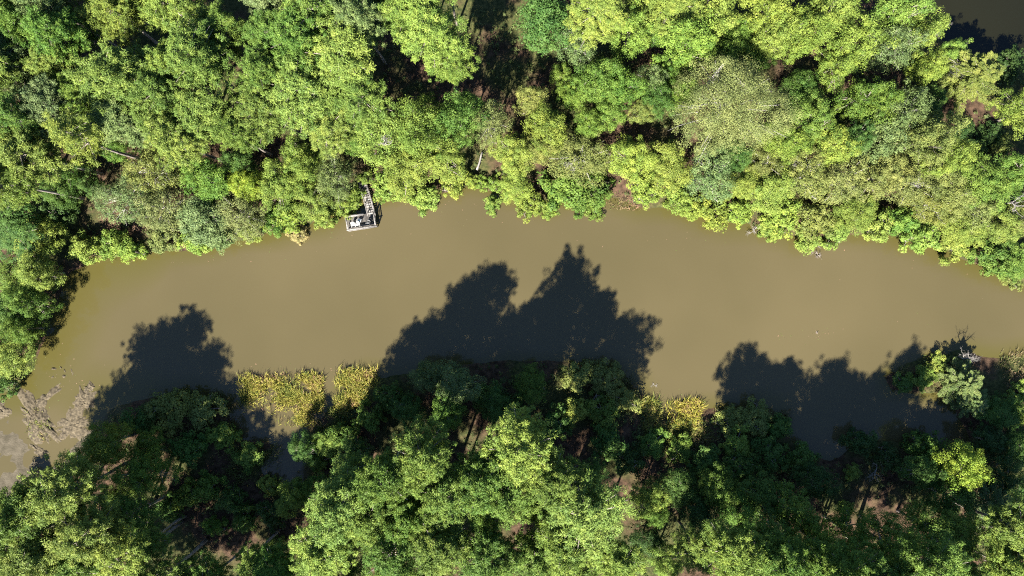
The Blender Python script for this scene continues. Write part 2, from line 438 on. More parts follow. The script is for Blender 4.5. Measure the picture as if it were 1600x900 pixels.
def feathery(seed, h=9.0, R=4.0, nb=70):
    """crown of long flat sprays that radiate and taper to points"""
    rng = np.random.default_rng(seed)
    tr = Mesh()
    zz = np.linspace(-0.3, h * 0.95, 6)
    tr.tube(np.stack([0 * zz, 0 * zz, zz], 1), 0.2 * (1 - 0.85 * np.linspace(0, 1, 6)), 8)
    V, F, T = [], [], []; nv = 0
    az = 0
    for i in range(nb):
        t = (i + rng.random()) / nb
        z = h * (0.18 + 0.76 * t); az += 2.4 + rng.normal() * 0.3
        L = R * (1 - t ** 1.6) ** 0.8 * (0.75 + 0.35 * rng.random()) + 0.4
        d = np.array([math.cos(az), math.sin(az), 0]); side = np.array([-d[1], d[0], 0])
        rise = 0.35 + 0.3 * t
        p0 = np.array([0, 0, z])
        q = np.array([0, 0.5, 1.0])
        pts = p0 + d * (L * q)[:, None]; pts[:, 2] += L * rise * q - 0.18 * L * q ** 2
        tr.tube(pts, [0.05, 0.03, 0.01], 4, cap=False)
        n = int(70 + 60 * L)
        s = 0.12 + 0.88 * rng.random(n) ** 0.8
        wid = 0.28 * L * np.sqrt(np.maximum(0, 1 - s)) * np.minimum(1, s * 2.5) + 0.05
        lat = (rng.random(n) * 2 - 1) * wid
        c = p0 + d * (L * s)[:, None] + side * lat[:, None]
        c[:, 2] += L * rise * s - 0.18 * L * s ** 2 - 0.25 * np.abs(lat) + rng.normal(size=n) * 0.06
        al = d[None, :] + side[None, :] * (np.sign(lat) * 0.7)[:, None]
        nor = np.array([0, 0, 1.0]) + rng.normal(size=(n, 3)) * 0.45
        v, f = blades(c, nor, 0.34 * (0.7 + 0.6 * rng.random(n)), 0.09, rng, al)
        V.append(v); F.append(f + nv); nv += len(v); T.append(np.clip(rng.random() * 0.6 + rng.random(n) * 0.4, 0, 1))
    return tr.mesh('feathery_trunk', [M_bark], True), make_mesh('feathery_crown', np.vstack(V), np.vstack(F), mats=[M_leaf], tint=np.concatenate(T))

def bare_tree(seed, L=2.4, spread=0.8, depth=4, flat=1.0, stem=0.0):
    rng = np.random.default_rng(seed)
    tr = Mesh()
    if stem:      # the dead trunk that carries the branches
        q = np.linspace(0, 1, 5)
        tr.tube(np.stack([0.15 * np.sin(q * 5), 0.1 * np.sin(q * 4), -stem * (1 - q)], 1), 0.13 - 0.06 * q, 6)
    def grow(p, d, ln, r, k):
        n = 3
        pts = [p]; dd = d
        for i in range(n):
            dd = unit(dd + rng.normal(size=3) * 0.22 * np.array([1, 1, flat])); pts.append(pts[-1] + dd * ln / n)
        tr.tube(np.array(pts), r * np.array([1, 0.85, 0.7, 0.5]), 5 if k > 2 else 3, cap=False)
        if k:
            for j in range(3):
                q = pts[rng.integers(1, 4)]
                nd = unit(dd + rng.normal(size=3) * spread * np.array([1, 1, flat]))
                grow(q, nd, ln * (0.55 + 0.25 * rng.random()), r * 0.52, k - 1)
    for s in range(3):
        grow(np.zeros(3), unit(rng.normal(size=3) * np.array([0.8, 0.8, 0.2]) + np.array([0, 0, 0.9 * flat])), L * 0.5, 0.06, depth)
    return tr.mesh('bare_branches', [M_dead], True)

VAR = {
    'pine': [(pine(11 + i, 20, 3.4, 0.55 + 0.05 * (i % 3), 50 + 2 * i), 20.0, 3.4) for i in range(7)],
    'thin_pine': [(pine(31 + i, 20, 3.0, 0.62, 40, 0.3), 20.0, 3.0) for i in range(3)],
    'broad': [(broad(51 + i, 10, 3.6, 0.55, 150 + 8 * i), 10.0, 3.6) for i in range(6)],
    'dense': [(broad(71 + i, 10, 3.8, 0.55, 170, 80, (0.24, 0.15), (0.6, 0.95), 0.15, rough=0.07), 10.0, 3.8) for i in range(2)],
    'olive': [(broad(81 + i, 10, 4.0, 0.55, 210, 58, (0.19, 0.105), (0.36, 0.82), 0.2, M_dead, 0.15, 30), 10.0, 4.0) for i in range(3)],
    'big_olive': [(broad(91, 15, 7.2, 0.55, 520, 125, (0.155, 0.075), (0.26, 0.70), 0.2, M_dead, 0.15, 45), 15.0, 7.2)],
    'shrub': [(broad(101 + i, 4.0, 2.3, 0.42, 70, 70, (0.22, 0.13), (0.5, 0.95), 0.2, rough=0.17), 4.0, 2.3) for i in range(6)],
    'feather': [(feathery(121 + i), 9.0, 4.0) for i in range(2)],
}
COL = {
    'light green': (0.136, 0.188, 0.033), 'mid green': (0.104, 0.160, 0.026), 'green': (0.080, 0.142, 0.023), 'deep green': (0.054, 0.106, 0.021),
    'dark green': (0.034, 0.068, 0.017), 'yellow-green': (0.150, 0.198, 0.034), 'lime': (0.132, 0.198, 0.034), 'bright yellow-green': (0.176, 0.236, 0.027),
    'olive': (0.132, 0.158, 0.038), 'pale olive': (0.138, 0.166, 0.052), 'grey-green': (0.105, 0.150, 0.050), 'straw': (0.22, 0.20, 0.075),
}
KIND = {
    'pine': ('pine_tree', 'pine', 'pine'), 'thin_pine': ('pine_tree', 'thin-crowned pine', 'pine'),
    'broad': ('broadleaf_tree', 'broadleaf tree', 'tree'), 'dense': ('broadleaf_tree', 'dense round tree', 'tree'),
    'olive': ('broadleaf_tree', 'fine-twigged tree', 'tree'), 'big_olive': ('broadleaf_tree', 'spreading tree', 'tree'),
    'shrub': ('shrub', 'shrub', 'shrub'), 'feather': ('feathery_tree', 'feathery tree', 'tree'),
}

TREES = []   # px, py (crown centre in the photograph), r px, height m, kind, colour
def T(px, py, r, h, kind, col): TREES.append((px, py, r, h, kind, col))

# --- upper bank, single trees read off the photograph
for a in [
    (690, 62, 48, 20, 'pine', 'light green'), (640, 25, 40, 19, 'pine', 'light green'), (702, 105, 34, 16, 'pine', 'mid green'),
    (548, 100, 50, 20, 'pine', 'light green'), (480, 145, 52, 19, 'pine', 'light green'), (562, 160, 42, 17, 'pine', 'mid green'),
    (520, 205, 36, 14, 'pine', 'light green'), (330, 110, 48, 20, 'pine', 'mid green'), (195, 130, 52, 20, 'pine', 'light green'),
    (255, 165, 46, 19, 'pine', 'mid green'), (330, 185, 46, 18, 'pine', 'light green'), (420, 175, 42, 18, 'pine', 'mid green'),
    (205, 312, 46, 9, 'olive', 'grey-green'), (258, 330, 42, 8, 'olive', 'pale olive'), (318, 345, 42, 7, 'dense', 'grey-green'), (380, 338, 42, 7, 'olive', 'pale olive'),
    (250, 268, 42, 11, 'olive', 'olive'), (330, 280, 40, 9, 'broad', 'green'), (390, 288, 30, 8, 'broad', 'bright yellow-green'),
    (440, 290, 38, 9, 'broad', 'light green'), (525, 280, 38, 8, 'olive', 'grey-green'), (490, 315, 36, 6, 'broad', 'yellow-green'),
    (455, 335, 34, 5, 'shrub', 'mid green'), (475, 255, 40, 10, 'broad', 'mid green'), (505, 340, 22, 3.2, 'shrub', 'yellow-green'),
    (135, 388, 30, 4.5, 'shrub', 'yellow-green'), (175, 380, 30, 4.2, 'shrub', 'lime'), (205, 392, 22, 3, 'shrub', 'lime'),
    (258, 372, 26, 3.5, 'shrub', 'pale olive'), (300, 378, 26, 3.2, 'shrub', 'lime'), (345, 372, 26, 3, 'shrub', 'grey-green'), (395, 362, 24, 3, 'shrub', 'yellow-green'),
    (430, 345, 24, 3.2, 'shrub', 'green'), (463, 366, 17, 2, 'shrub', 'straw'), (535, 322, 20, 3, 'shrub', 'yellow-green'), (550, 305, 16, 3, 'shrub', 'mid green'),
    (600, 215, 52, 12, 'broad', 'light green'), (660, 202, 48, 16, 'broad', 'mid green'), (722, 188, 44, 16, 'broad', 'green'),
    (640, 262, 46, 8, 'broad', 'yellow-green'), (695, 246, 42, 9, 'broad', 'light green'), (606, 292, 30, 4.5, 'shrub', 'lime'), (596, 302, 15, 2.8, 'shrub', 'lime'), (573, 279, 13, 3, 'shrub', 'light green'), (561, 300, 11, 2.2, 'shrub', 'lime'), (752, 286, 13, 1.7, 'shrub', 'lime'), (735, 281, 14, 2.2, 'shrub', 'yellow-green'), (552, 316, 14, 2.2, 'shrub', 'yellow-green'),
    (662, 308, 28, 3.8, 'shrub', 'lime'), (708, 283, 26, 4, 'shrub', 'yellow-green'), (640, 295, 22, 3.2, 'shrub', 'yellow-green'),
    (765, 194, 36, 14, 'olive', 'pale olive'), (802, 238, 36, 8, 'broad', 'yellow-green'), (802, 290, 32, 5, 'broad', 'yellow-green'), (772, 288, 16, 2.4, 'shrub', 'lime'), (768, 318, 18, 2.6, 'shrub', 'lime'),
    (830, 318, 26, 3.5, 'shrub', 'yellow-green'), (832, 162, 28, 9, 'broad', 'olive'), (852, 203, 38, 10, 'broad', 'light green'), (840, 235, 34, 7, 'broad', 'olive'),
    (852, 40, 48, 11, 'dense', 'deep green'), (900, 75, 36, 10, 'olive', 'grey-green'), (930, 22, 46, 14, 'pine', 'light green'), (985, 55, 40, 13, 'broad', 'lime'),
    (1010, 12, 40, 14, 'broad', 'light green'), (1070, 72, 50, 14, 'broad', 'lime'), (1105, 25, 48, 14, 'broad', 'light green'), (1050, 25, 36, 13, 'pine', 'light green'),
    (932, 130, 38, 12, 'broad', 'green'), (965, 140, 40, 11, 'broad', 'green'), (1015, 128, 28, 9, 'olive', 'grey-green'), (1000, 178, 22, 6, 'broad', 'olive'),
    (1135, 170, 92, 15, 'big_olive', 'pale olive'), (905, 250, 50, 7, 'olive', 'olive'), (880, 290, 40, 5, 'shrub', 'green'), (930, 300, 34, 4.5, 'shrub', 'green'),
    (905, 325, 16, 2.4, 'shrub', 'green'), (930, 330, 16, 2.4, 'shrub', 'mid green'), (860, 325, 22, 3, 'shrub', 'mid green'),
    (985, 250, 44, 7, 'broad', 'yellow-green'), (1040, 265, 42, 6.5, 'broad', 'yellow-green'), (1110, 275, 46, 7, 'olive', 'grey-green'), (1010, 300, 28, 4, 'shrub', 'lime'),
    (1065, 312, 30, 4, 'shrub', 'lime'), (1115, 330, 30, 3.8, 'shrub', 'yellow-green'), (1150, 330, 28, 3.6, 'shrub', 'lime'), (1090, 325, 22, 3, 'shrub', 'yellow-green'),
    (1200, 355, 24, 3, 'shrub', 'yellow-green'), (1220, 335, 34, 5, 'shrub', 'yellow-green'), (1270, 345, 38, 5, 'shrub', 'olive'), (1265, 372, 24, 3, 'shrub', 'yellow-green'),
    (1305, 365, 26, 3.4, 'shrub', 'lime'), (1330, 335, 36, 5, 'broad', 'light green'), (1370, 350, 30, 4, 'shrub', 'light green'), (1405, 345, 32, 4.5, 'shrub', 'green'),
    (1440, 370, 32, 4.5, 'shrub', 'lime'), (1490, 385, 30, 4, 'shrub', 'yellow-green'), (1500, 360, 36, 5, 'broad', 'yellow-green'), (1550, 400, 34, 4.5, 'shrub', 'green'),
    (1585, 410, 34, 5, 'broad', 'green'), (1585, 436, 18, 2.6, 'shrub', 'olive'), (1560, 350, 38, 6, 'broad', 'light green'), (1590, 340, 34, 6, 'broad', 'olive'),
    (1190, 22, 46, 14, 'broad', 'light green'), (1240, 55, 44, 13, 'broad', 'light green'), (1205, 62, 34, 12, 'broad', 'yellow-green'), (1290, 20, 46, 14, 'broad', 'light green'),
    (1330, 70, 44, 13, 'broad', 'light green'), (1390, 25, 46, 14, 'broad', 'mid green'), (1385, 80, 40, 12, 'olive', 'grey-green'), (1435, 55, 32, 12, 'broad', 'light green'),
    (1440, 112, 30, 9, 'broad', 'yellow-green'), (1245, 145, 34, 6, 'broad', 'deep green'), (1300, 105, 34, 10, 'broad', 'light green'), (1262, 190, 42, 9, 'broad', 'mid green'),
    (1350, 162, 44, 12, 'broad', 'green'), (1400, 180, 48, 12, 'olive', 'grey-green'), (1370, 215, 44, 10, 'dense', 'grey-green'), (1440, 170, 30, 7, 'broad', 'deep green'),
    (1300, 228, 36, 8, 'broad', 'yellow-green'), (1222, 225, 38, 8, 'broad', 'mid green'), (1440, 222, 42, 14, 'broad', 'olive'), (1470, 248, 36, 13, 'broad', 'yellow-green'),
    (1255, 275, 44, 7, 'olive', 'olive'), (1310, 285, 42, 7, 'olive', 'pale olive'), (1370, 275, 44, 8, 'broad', 'olive'), (1420, 290, 42, 7, 'olive', 'pale olive'),
    (1200, 300, 40, 6, 'broad', 'yellow-green'), (1475, 300, 42, 7, 'broad', 'olive'), (1530, 290, 44, 8, 'broad', 'mid green'), (1585, 275, 40, 8, 'broad', 'green'),
    (1450, 325, 36, 6, 'olive', 'olive'), (1520, 330, 34, 6, 'olive', 'pale olive'), (1512, 122, 50, 8, 'feather', 'olive'), (1484, 82, 22, 6, 'broad', 'lime'),
    (1590, 178, 40, 9, 'broad', 'light green'), (1575, 100, 32, 4, 'shrub', 'dark green'), (1500, 205, 22, 2.0, 'shrub', 'dark green'), (1540, 215, 24, 2.0, 'shrub', 'dark green'), (1515, 235, 22, 3, 'shrub', 'dark green'), (1560, 230, 20, 3, 'shrub', 'olive'), (1160, 290, 32, 5, 'broad', 'yellow-green'), (1190, 255, 34, 6, 'olive', 'olive'),
    # low trees of the bank at the picture's left end
    (40, 340, 40, 7.5, 'broad', 'deep green'), (62, 372, 42, 6.5, 'broad', 'yellow-green'), (20, 375, 36, 7, 'pine', 'deep green'), (62, 425, 34, 9, 'broad', 'light green'), (30, 432, 36, 6.5, 'broad', 'mid green'),
    (46, 470, 34, 9, 'broad', 'green'), (15, 490, 36, 6, 'broad', 'deep green'), (34, 515, 28, 8, 'broad', 'green'), (25, 558, 34, 6.5, 'broad', 'yellow-green'), (3, 545, 26, 5, 'broad', 'deep green'), (4, 600, 24, 3.5, 'shrub', 'deep green'),
    (95, 330, 26, 5, 'shrub', 'dark green'), (100, 300, 30, 7, 'broad', 'deep green'), (150, 290, 24, 6, 'broad', 'deep green')]: T(*a)

# --- lower bank: heights follow the shadows the trees throw on the water
for a in [
    (110, 765, 50, 20, 'pine', 'yellow-green'), (35, 800, 48, 21, 'pine', 'mid green'), (70, 862, 44, 20, 'pine', 'light green'), (150, 835, 46, 20, 'pine', 'yellow-green'),
    (205, 872, 40, 18.5, 'thin_pine', 'light green'), (255, 900, 40, 17.5, 'thin_pine', 'mid green'), (330, 905, 34, 15, 'pine', 'green'), (395, 870, 30, 14, 'thin_pine', 'mid green'), (365, 780, 26, 4, 'shrub', 'deep green'), (425, 800, 26, 4, 'shrub', 'dark green'), (330, 760, 28, 4, 'shrub', 'green'), (190, 770, 26, 7, 'broad', 'mid green'), (240, 690, 26, 5, 'broad', 'mid green'), (300, 770, 24, 4, 'shrub', 'mid green'), (385, 810, 22, 3.5, 'shrub', 'green'), (420, 760, 20, 2.2, 'shrub', 'yellow-green'), (430, 850, 22, 3, 'shrub', 'mid green'), (5, 860, 40, 18, 'pine', 'mid green'), (130, 895, 40, 18, 'pine', 'mid green'), (40, 768, 24, 3.5, 'shrub', 'light green'),
    (178, 690, 38, 12, 'broad', 'mid green'), (235, 735, 40, 11, 'broad', 'green'), (150, 718, 30, 10, 'broad', 'light green'), (215, 660, 30, 4, 'shrub', 'deep green'), (270, 640, 36, 3.2, 'shrub', 'olive'),
    (320, 640, 34, 3, 'shrub', 'olive'), (245, 640, 24, 3, 'shrub', 'olive'), (350, 680, 30, 3, 'shrub', 'mid green'), (300, 700, 30, 3.5, 'shrub', 'deep green'), (390, 710, 28, 2.4, 'shrub', 'mid green'),
    (215, 800, 34, 12, 'thin_pine', 'green'), (240, 840, 30, 13, 'thin_pine', 'mid green'), (340, 820, 18, 3.5, 'shrub', 'green'), (270, 790, 26, 4, 'shrub', 'deep green'), (300, 880, 30, 6, 'broad', 'deep green'),
    (815, 702, 54, 22, 'pine', 'yellow-green'), (662, 716, 46, 22, 'pine', 'mid green'), (602, 738, 44, 22, 'pine', 'green'), (530, 790, 50, 21, 'pine', 'lime'), (572, 800, 40, 19, 'pine', 'mid green'),
    (915, 795, 60, 21, 'pine', 'lime'), (895, 850, 46, 19, 'pine', 'mid green'), (700, 770, 44, 20, 'pine', 'mid green'), (770, 860, 46, 20, 'pine', 'green'), (690, 850, 46, 20, 'pine', 'mid green'),
    (640, 800, 40, 18, 'pine', 'green'), (610, 860, 44, 19, 'pine', 'green'), (500, 862, 44, 18, 'pine', 'lime'), (450, 880, 36, 14, 'pine', 'green'), (550, 730, 34, 11, 'thin_pine', 'mid green'),
    (760, 790, 34, 11, 'broad', 'green'), (840, 780, 36, 12, 'broad', 'mid green'), (840, 865, 38, 17, 'pine', 'mid green'), (955, 870, 40, 16, 'pine', 'light green'),
    
    (670, 590, 30, 7, 'broad', 'grey-green'), (715, 600, 38, 8, 'broad', 'grey-green'), (700, 640, 34, 8, 'broad', 'green'), (640, 640, 30, 7, 'broad', 'deep green'), (770, 625, 34, 5, 'broad', 'deep green'), (830, 600, 30, 5, 'broad', 'green'),
    (800, 640, 28, 4, 'shrub', 'deep green'), (900, 590, 30, 3, 'shrub', 'olive'), (945, 590, 32, 3, 'shrub', 'olive'), (895, 640, 26, 3.5, 'shrub', 'yellow-green'), (940, 640, 32, 3, 'shrub', 'mid green'), (975, 625, 26, 2.4, 'shrub', 'olive'), (870, 660, 28, 4, 'shrub', 'deep green'),
    (950, 690, 34, 4, 'shrub', 'deep green'), (610, 620, 28, 4, 'shrub', 'deep green'), (580, 650, 28, 5, 'shrub', 'green'), (515, 690, 26, 4.5, 'broad', 'lime'), (540, 680, 24, 4, 'shrub', 'green'), (500, 720, 22, 3, 'shrub', 'mid green'), (560, 700, 22, 6, 'broad', 'deep green'),
    (862, 748, 42, 21, 'pine', 'mid green'), (750, 745, 48, 21, 'pine', 'green'), (792, 765, 42, 20, 'pine', 'mid green'), (1178, 862, 40, 20, 'pine', 'mid green'), (1290, 905, 40, 22, 'pine', 'green'), (1368, 912, 40, 22, 'pine', 'deep green'), (1500, 905, 38, 17, 'pine', 'mid green'), (1140, 852, 46, 21, 'pine', 'light green'), (1215, 862, 46, 21, 'pine', 'green'), (698, -38, 30, 22, 'thin_pine', 'mid green'), (1085, 850, 34, 13, 'pine', 'light green'), (1040, 870, 30, 10, 'broad', 'lime'), (1325, 888, 46, 21, 'pine', 'green'), (1440, 890, 46, 22, 'pine', 'green'), (1270, 880, 40, 18, 'pine', 'green'), (1385, 885, 38, 17, 'pine', 'green'),
    (1565, 885, 44, 17, 'pine', 'light green'), (1590, 830, 44, 18, 'pine', 'mid green'), (1010, 775, 32, 8, 'broad', 'light green'), (1020, 800, 24, 6, 'broad', 'green'), (1060, 760, 34, 6, 'broad', 'deep green'), (1120, 760, 38, 8, 'broad', 'green'), (1180, 770, 40, 9, 'broad', 'deep green'),
    (1150, 800, 38, 10, 'broad', 'green'), (1230, 790, 42, 11, 'broad', 'green'), (1260, 830, 38, 13, 'broad', 'mid green'), (1190, 820, 36, 11, 'olive', 'grey-green'), (1270, 750, 34, 7, 'broad', 'dark green'), (1090, 800, 34, 7, 'broad', 'dark green'), (1010, 840, 30, 6, 'broad', 'dark green'),
    (1320, 830, 38, 13, 'broad', 'green'), (1380, 830, 40, 13, 'broad', 'green'), (1440, 820, 40, 12, 'broad', 'green'), (1490, 840, 40, 11, 'pine', 'mid green'), (1480, 775, 40, 9, 'broad', 'deep green'), (1540, 785, 40, 10, 'feather', 'grey-green'),
    (1500, 728, 38, 12, 'broad', 'bright yellow-green'), (1440, 735, 34, 7, 'broad', 'deep green'), (1560, 740, 34, 8, 'broad', 'dark green'), (1590, 770, 30, 8, 'broad', 'deep green'), (1450, 700, 30, 5, 'shrub', 'deep green'), (1350, 690, 28, 4, 'shrub', 'dark green'), (1385, 715, 24, 4, 'shrub', 'dark green'),
    (1500, 600, 36, 5, 'feather', 'grey-green'), (1520, 630, 28, 4, 'feather', 'grey-green'), (1440, 588, 24, 1.8, 'shrub', 'mid green'), (1465, 570, 20, 1.6, 'shrub', 'yellow-green'), (1410, 598, 18, 1.4, 'shrub', 'deep green'), (1560, 645, 34, 4, 'broad', 'deep green'), (1592, 612, 20, 2, 'shrub', 'light green'),
    (1590, 700, 34, 5, 'broad', 'deep green'), (1545, 690, 28, 5, 'broad', 'dark green'), (1590, 645, 24, 4, 'shrub', 'lime'), (1180, 655, 30, 2.6, 'shrub', 'olive'), (1215, 665, 26, 2.6, 'shrub', 'deep green'), (1140, 655, 26, 2.4, 'shrub', 'olive'), (1150, 690, 28, 2.4, 'shrub', 'lime'), (1200, 710, 34, 3.4, 'shrub', 'deep green'),
    (1100, 715, 32, 3.4, 'shrub', 'deep green'), (1150, 730, 30, 4, 'shrub', 'deep green'), (1250, 715, 30, 4, 'shrub', 'deep green'), (1060, 700, 24, 2, 'shrub', 'mid green'), (1020, 690, 26, 2.2, 'shrub', 'green'), (985, 720, 28, 4, 'shrub', 'dark green'),
    (1330, 735, 16, 2, 'shrub', 'light green'), (1318, 790, 14, 2, 'shrub', 'light green')]: T(*a)

# --- the close pine wood in the upper left, filled in between those
def in_poly(x, y, poly):
    c = False; j = len(poly) - 1
    for i in range(len(poly)):
        if (poly[i][1] > y) != (poly[j][1] > y) and x < (poly[j][0] - poly[i][0]) * (y - poly[i][1]) / (poly[j][1] - poly[i][1]) + poly[i][0]: c = not c
        j = i
    return c
WOOD = [(-20, -25), (615, -25), (600, 60), (585, 150), (545, 240), (460, 235), (380, 225), (300, 250), (200, 262), (110, 265), (60, 310), (-20, 330)]
GAPS = [(143, 105, 24), (235, 68, 20), (340, 8, 22), (375, 120, 14), (427, 235, 24), (160, 265, 24), (115, 345, 30), (520, 165, 14), (500, 185, 16), (605, 70, 18), (0, 160, 18)]
tries = 0
while tries < 6000:
    tries += 1
    x, y = random.uniform(-20, 620), random.uniform(-25, 320)
    r = random.uniform(33, 47)
    if not in_poly(x, y, WOOD): continue
    if any(math.hypot(x - g[0], y - g[1]) < g[2] + r * 0.72 for g in GAPS): continue
    if any(math.hypot(x - t[0], y - t[1]) < 0.64 * (r + t[2]) for t in TREES): continue
    T(x, y, r * 0.95, random.uniform(16.5, 21), random.choice(['pine'] * 5 + ['thin_pine']), random.choice(['light green', 'light green', 'mid green', 'mid green', 'green', 'grey-green']))
# lower trees between the tall ones
TALL = len(TREES)
tries = 0
low = 0
LOWZ = [[(0, 0), (600, 0), (560, 250), (0, 300)], [(880, 0), (1440, 0), (1440, 330), (880, 280)], [(450, 700), (960, 700), (960, 900), (450, 900)]]
while tries < 2500 and low < 60:
    tries += 1
    z = random.choice(LOWZ)
    x, y = random.uniform(0, 1460), random.uniform(0, 900)
    if not in_poly(x, y, z): continue
    if any(math.hypot(x - g[0], y - g[1]) < g[2] + 15 for g in GAPS): continue
    if any(math.hypot(x - t[0], y - t[1]) < 0.55 * (24 + t[2]) for t in TREES): continue
    T(x, y, random.uniform(22, 30), random.uniform(6, 10), 'broad', random.choice(['green', 'mid green', 'deep green'])); low += 1

MARKS = [((566, 345), 'the wooden dock'), ((750, 253), 'the white log'), ((765, 120), 'the red-brown clearing'), ((1540, 45), 'the dark corner pond'), ((90, 650), 'the mud bank'),
         ((470, 615), 'the yellow reed bed'), ((1070, 650), 'the golden reed mound'), ((1257, 382), 'the white dead brush'), ((1370, 740), 'the pink bare ground'),
         ((385, 288), 'the bright yellow-green tree'), ((1135, 170), 'the widest olive crown'), ((143, 105), 'the black gap in the pines'), ((120, 900), 'the bottom corner'), ((815, 702), 'the tall shore pine'),
         ((1580, 315), 'the bleached dead branches'), ((1500, 600), 'the feathery shore tree')]
ORD = ['first', 'second', 'third', 'fourth', 'fifth', 'sixth', 'seventh', 'eighth', 'ninth', 'tenth', 'eleventh', 'twelfth', 'thirteenth', 'fourteenth', 'fifteenth']
DIRS = ['east', 'northeast', 'north', 'northwest', 'west', 'southwest', 'south', 'southeast']
groups = {}
for i, t in enumerate(TREES):
    d = [math.hypot(t[0] - m[0][0], t[1] - m[0][1]) for m in MARKS]
    d = [x if x > 6 else 1e9 for x in d]
    k = int(np.argmin(d)); m = MARKS[k]
    a = math.atan2(m[0][1] - t[1], t[0] - m[0][0])
    s = int(round(a / (math.pi / 4))) % 8
    groups.setdefault((k, s), []).append((d[k], i))
TLABEL = {}
for (k, s), lst in groups.items():
    for q, (_, i) in enumerate(sorted(lst)):
        px, py, r, h, kind, col = TREES[i]
        size = 'tall ' if h > 15 else ('low ' if h < 4 else '')
        TLABEL[i] = f'{size}{col} {KIND[kind][1]}, {ORD[min(q, 14)]} {DIRS[s]} of {MARKS[k][1]}'
SPECIAL = {(815, 702): 'tallest yellow-green pine standing over the middle of the shaded shore', (1135, 170): 'huge pale olive spreading tree, widest crown above the pond',
           (390, 288): 'bright yellow-green tree among green ones, behind the dock', (1500, 600): 'feathery grey-green tree on the small spit into the pond',
           (1500, 728): 'bright yellow-green tree catching sun among shaded trees, beside the pink bare ground', (25, 558): 'large yellow-green bush on the bank above the mud bank',
           (852, 40): 'dense deep green round tree at the edge of the red-brown clearing', (1512, 122): 'feathery olive tree with radiating tips beside the dark corner pond',
           (915, 795): 'widest lime green pine on the shaded bank, lit from below'}
vi = {}
for i, (px, py, r, h, kind, col) in enumerate(TREES):
    hc = h * {'pine': 0.80, 'thin_pine': 0.82, 'feather': 0.55}.get(kind, 0.62)
    c = P(px, py, hc)
    gz = float(ground_height(c[0], c[1]))
    lst = VAR[kind]; vi[kind] = vi.get(kind, random.randrange(5)) + 1
    (tm, cm), h0, r0 = lst[vi[kind] % len(lst)]
    name, _, cat = KIND[kind]
    rm = r / S * (H - hc) / H
    root = obj(name, None, None, (c[0], c[1], max(gz, -0.2) - 0.05), (0, 0, random.uniform(0, 6.283)))
    sx = rm / r0; sz = h / h0
    cc = np.array(COL[col]) * random.uniform(0.88, 1.12) * np.array([random.uniform(0.93, 1.07), 1, random.uniform(0.9, 1.1)])
    obj('trunk', tm, root, scale=((sx + sz) / 2,) * 2 + (sz,) if False else (sx, sx, sz))
    obj('crown', cm, root, scale=(sx, sx, sz), color=tuple(cc))
    g = {'pine': 'pines of the wood', 'shrub': 'shrubs along the banks'}.get(cat, 'broadleaf trees of the wood')
    tag(root, SPECIAL.get((px, py), TLABEL[i]), cat, g)

# ------------------------------------------------------------------ the wood that goes on below the picture (shades the lower bank)
def far_wood():
    V, F, Tn = [], [], []; nv = 0
    rng = np.random.default_rng(5)
    spots = []
    for x in np.arange(-160, 1760, 62):
        for row, y in enumerate((905, 965)):
            if 120 < x < 250 and row == 0: continue
            if 880 < x < 1010 or (row and x > 1000) or x > 1430: continue
            spots.append((x + rng.normal() * 12, y + rng.normal() * 10))
    spots = [q for q in spots if q[0] > 90]
    for x in (-150, -95, -45):
        for y in np.arange(-60, 270, 55):
            k = (H - 16) / H
            spots.append((800 + (x - 800) * k + rng.normal() * 6, 450 + (y - 450) * k + rng.normal() * 6))
    src = [VAR['pine'][k][0][1] for k in range(3)]
    arrs = []
    for me in src:
        a = np.zeros(len(me.vertices) * 3, np.float32); me.vertices.foreach_get('co', a); arrs.append(a.reshape(-1, 4, 3))
    for k, (x, y) in enumerate(spots):
        p = P(x, y); q = arrs[k % 3][::3]
        a = rng.random() * 6.28; ca, sa = math.cos(a), math.sin(a)
        w = np.stack([q[..., 0] * ca - q[..., 1] * sa, q[..., 0] * sa + q[..., 1] * ca, q[..., 2]], -1)
        ctr = w.mean(axis=1, keepdims=True)
        w = ctr + (w - ctr) * 1.7
        sz = rng.uniform(0.9, 1.08)
        w = w * sz + np.array([p[0], p[1], 1.2])
        V.append(w.reshape(-1, 3)); n = len(w)
        F.append(np.arange(4 * n).reshape(-1, 4) + nv); nv += 4 * n
        Tn.append(rng.random(n))
    o = obj('far_forest', make_mesh('far_forest', np.vstack(V), np.vstack(F), mats=[M_needle], tint=np.concatenate(Tn)), color=COL['mid green'])
    tag(o, 'pine wood going on past the bottom edge of the view', 'forest', kind='stuff')
far_wood()

# ------------------------------------------------------------------ undergrowth on the forest floor
def undergrowth():
    rng = np.random.default_rng(9)
    n = 13000
    X = rng.uniform(-86, 86, n); Y = rng.uniform(-52, 46, n)
    z = ground_height(X, Y)
    keep = (z > 0.16) & (np.sin(X * 0.35 + 2 * np.sin(Y * 0.23)) + np.sin(Y * 0.41 + X * 0.13) + rng.normal(size=n) * 0.7 > -0.1)
    cen = np.stack([X, Y, z + 0.25], 1)[keep]
    rad = 0.3 + 0.5 * rng.random(len(cen)) ** 2
    v, f, t = clump_leaves(cen, rad, 16, rng, 0.6, (0.32, 0.13), 0.8)
    o = obj('undergrowth', make_mesh('undergrowth', v, f, mats=[M_leaf], tint=t), color=(0.075, 0.10, 0.03))
    tag(o, 'low green undergrowth on the forest floor', 'undergrowth', kind='stuff')
undergrowth()

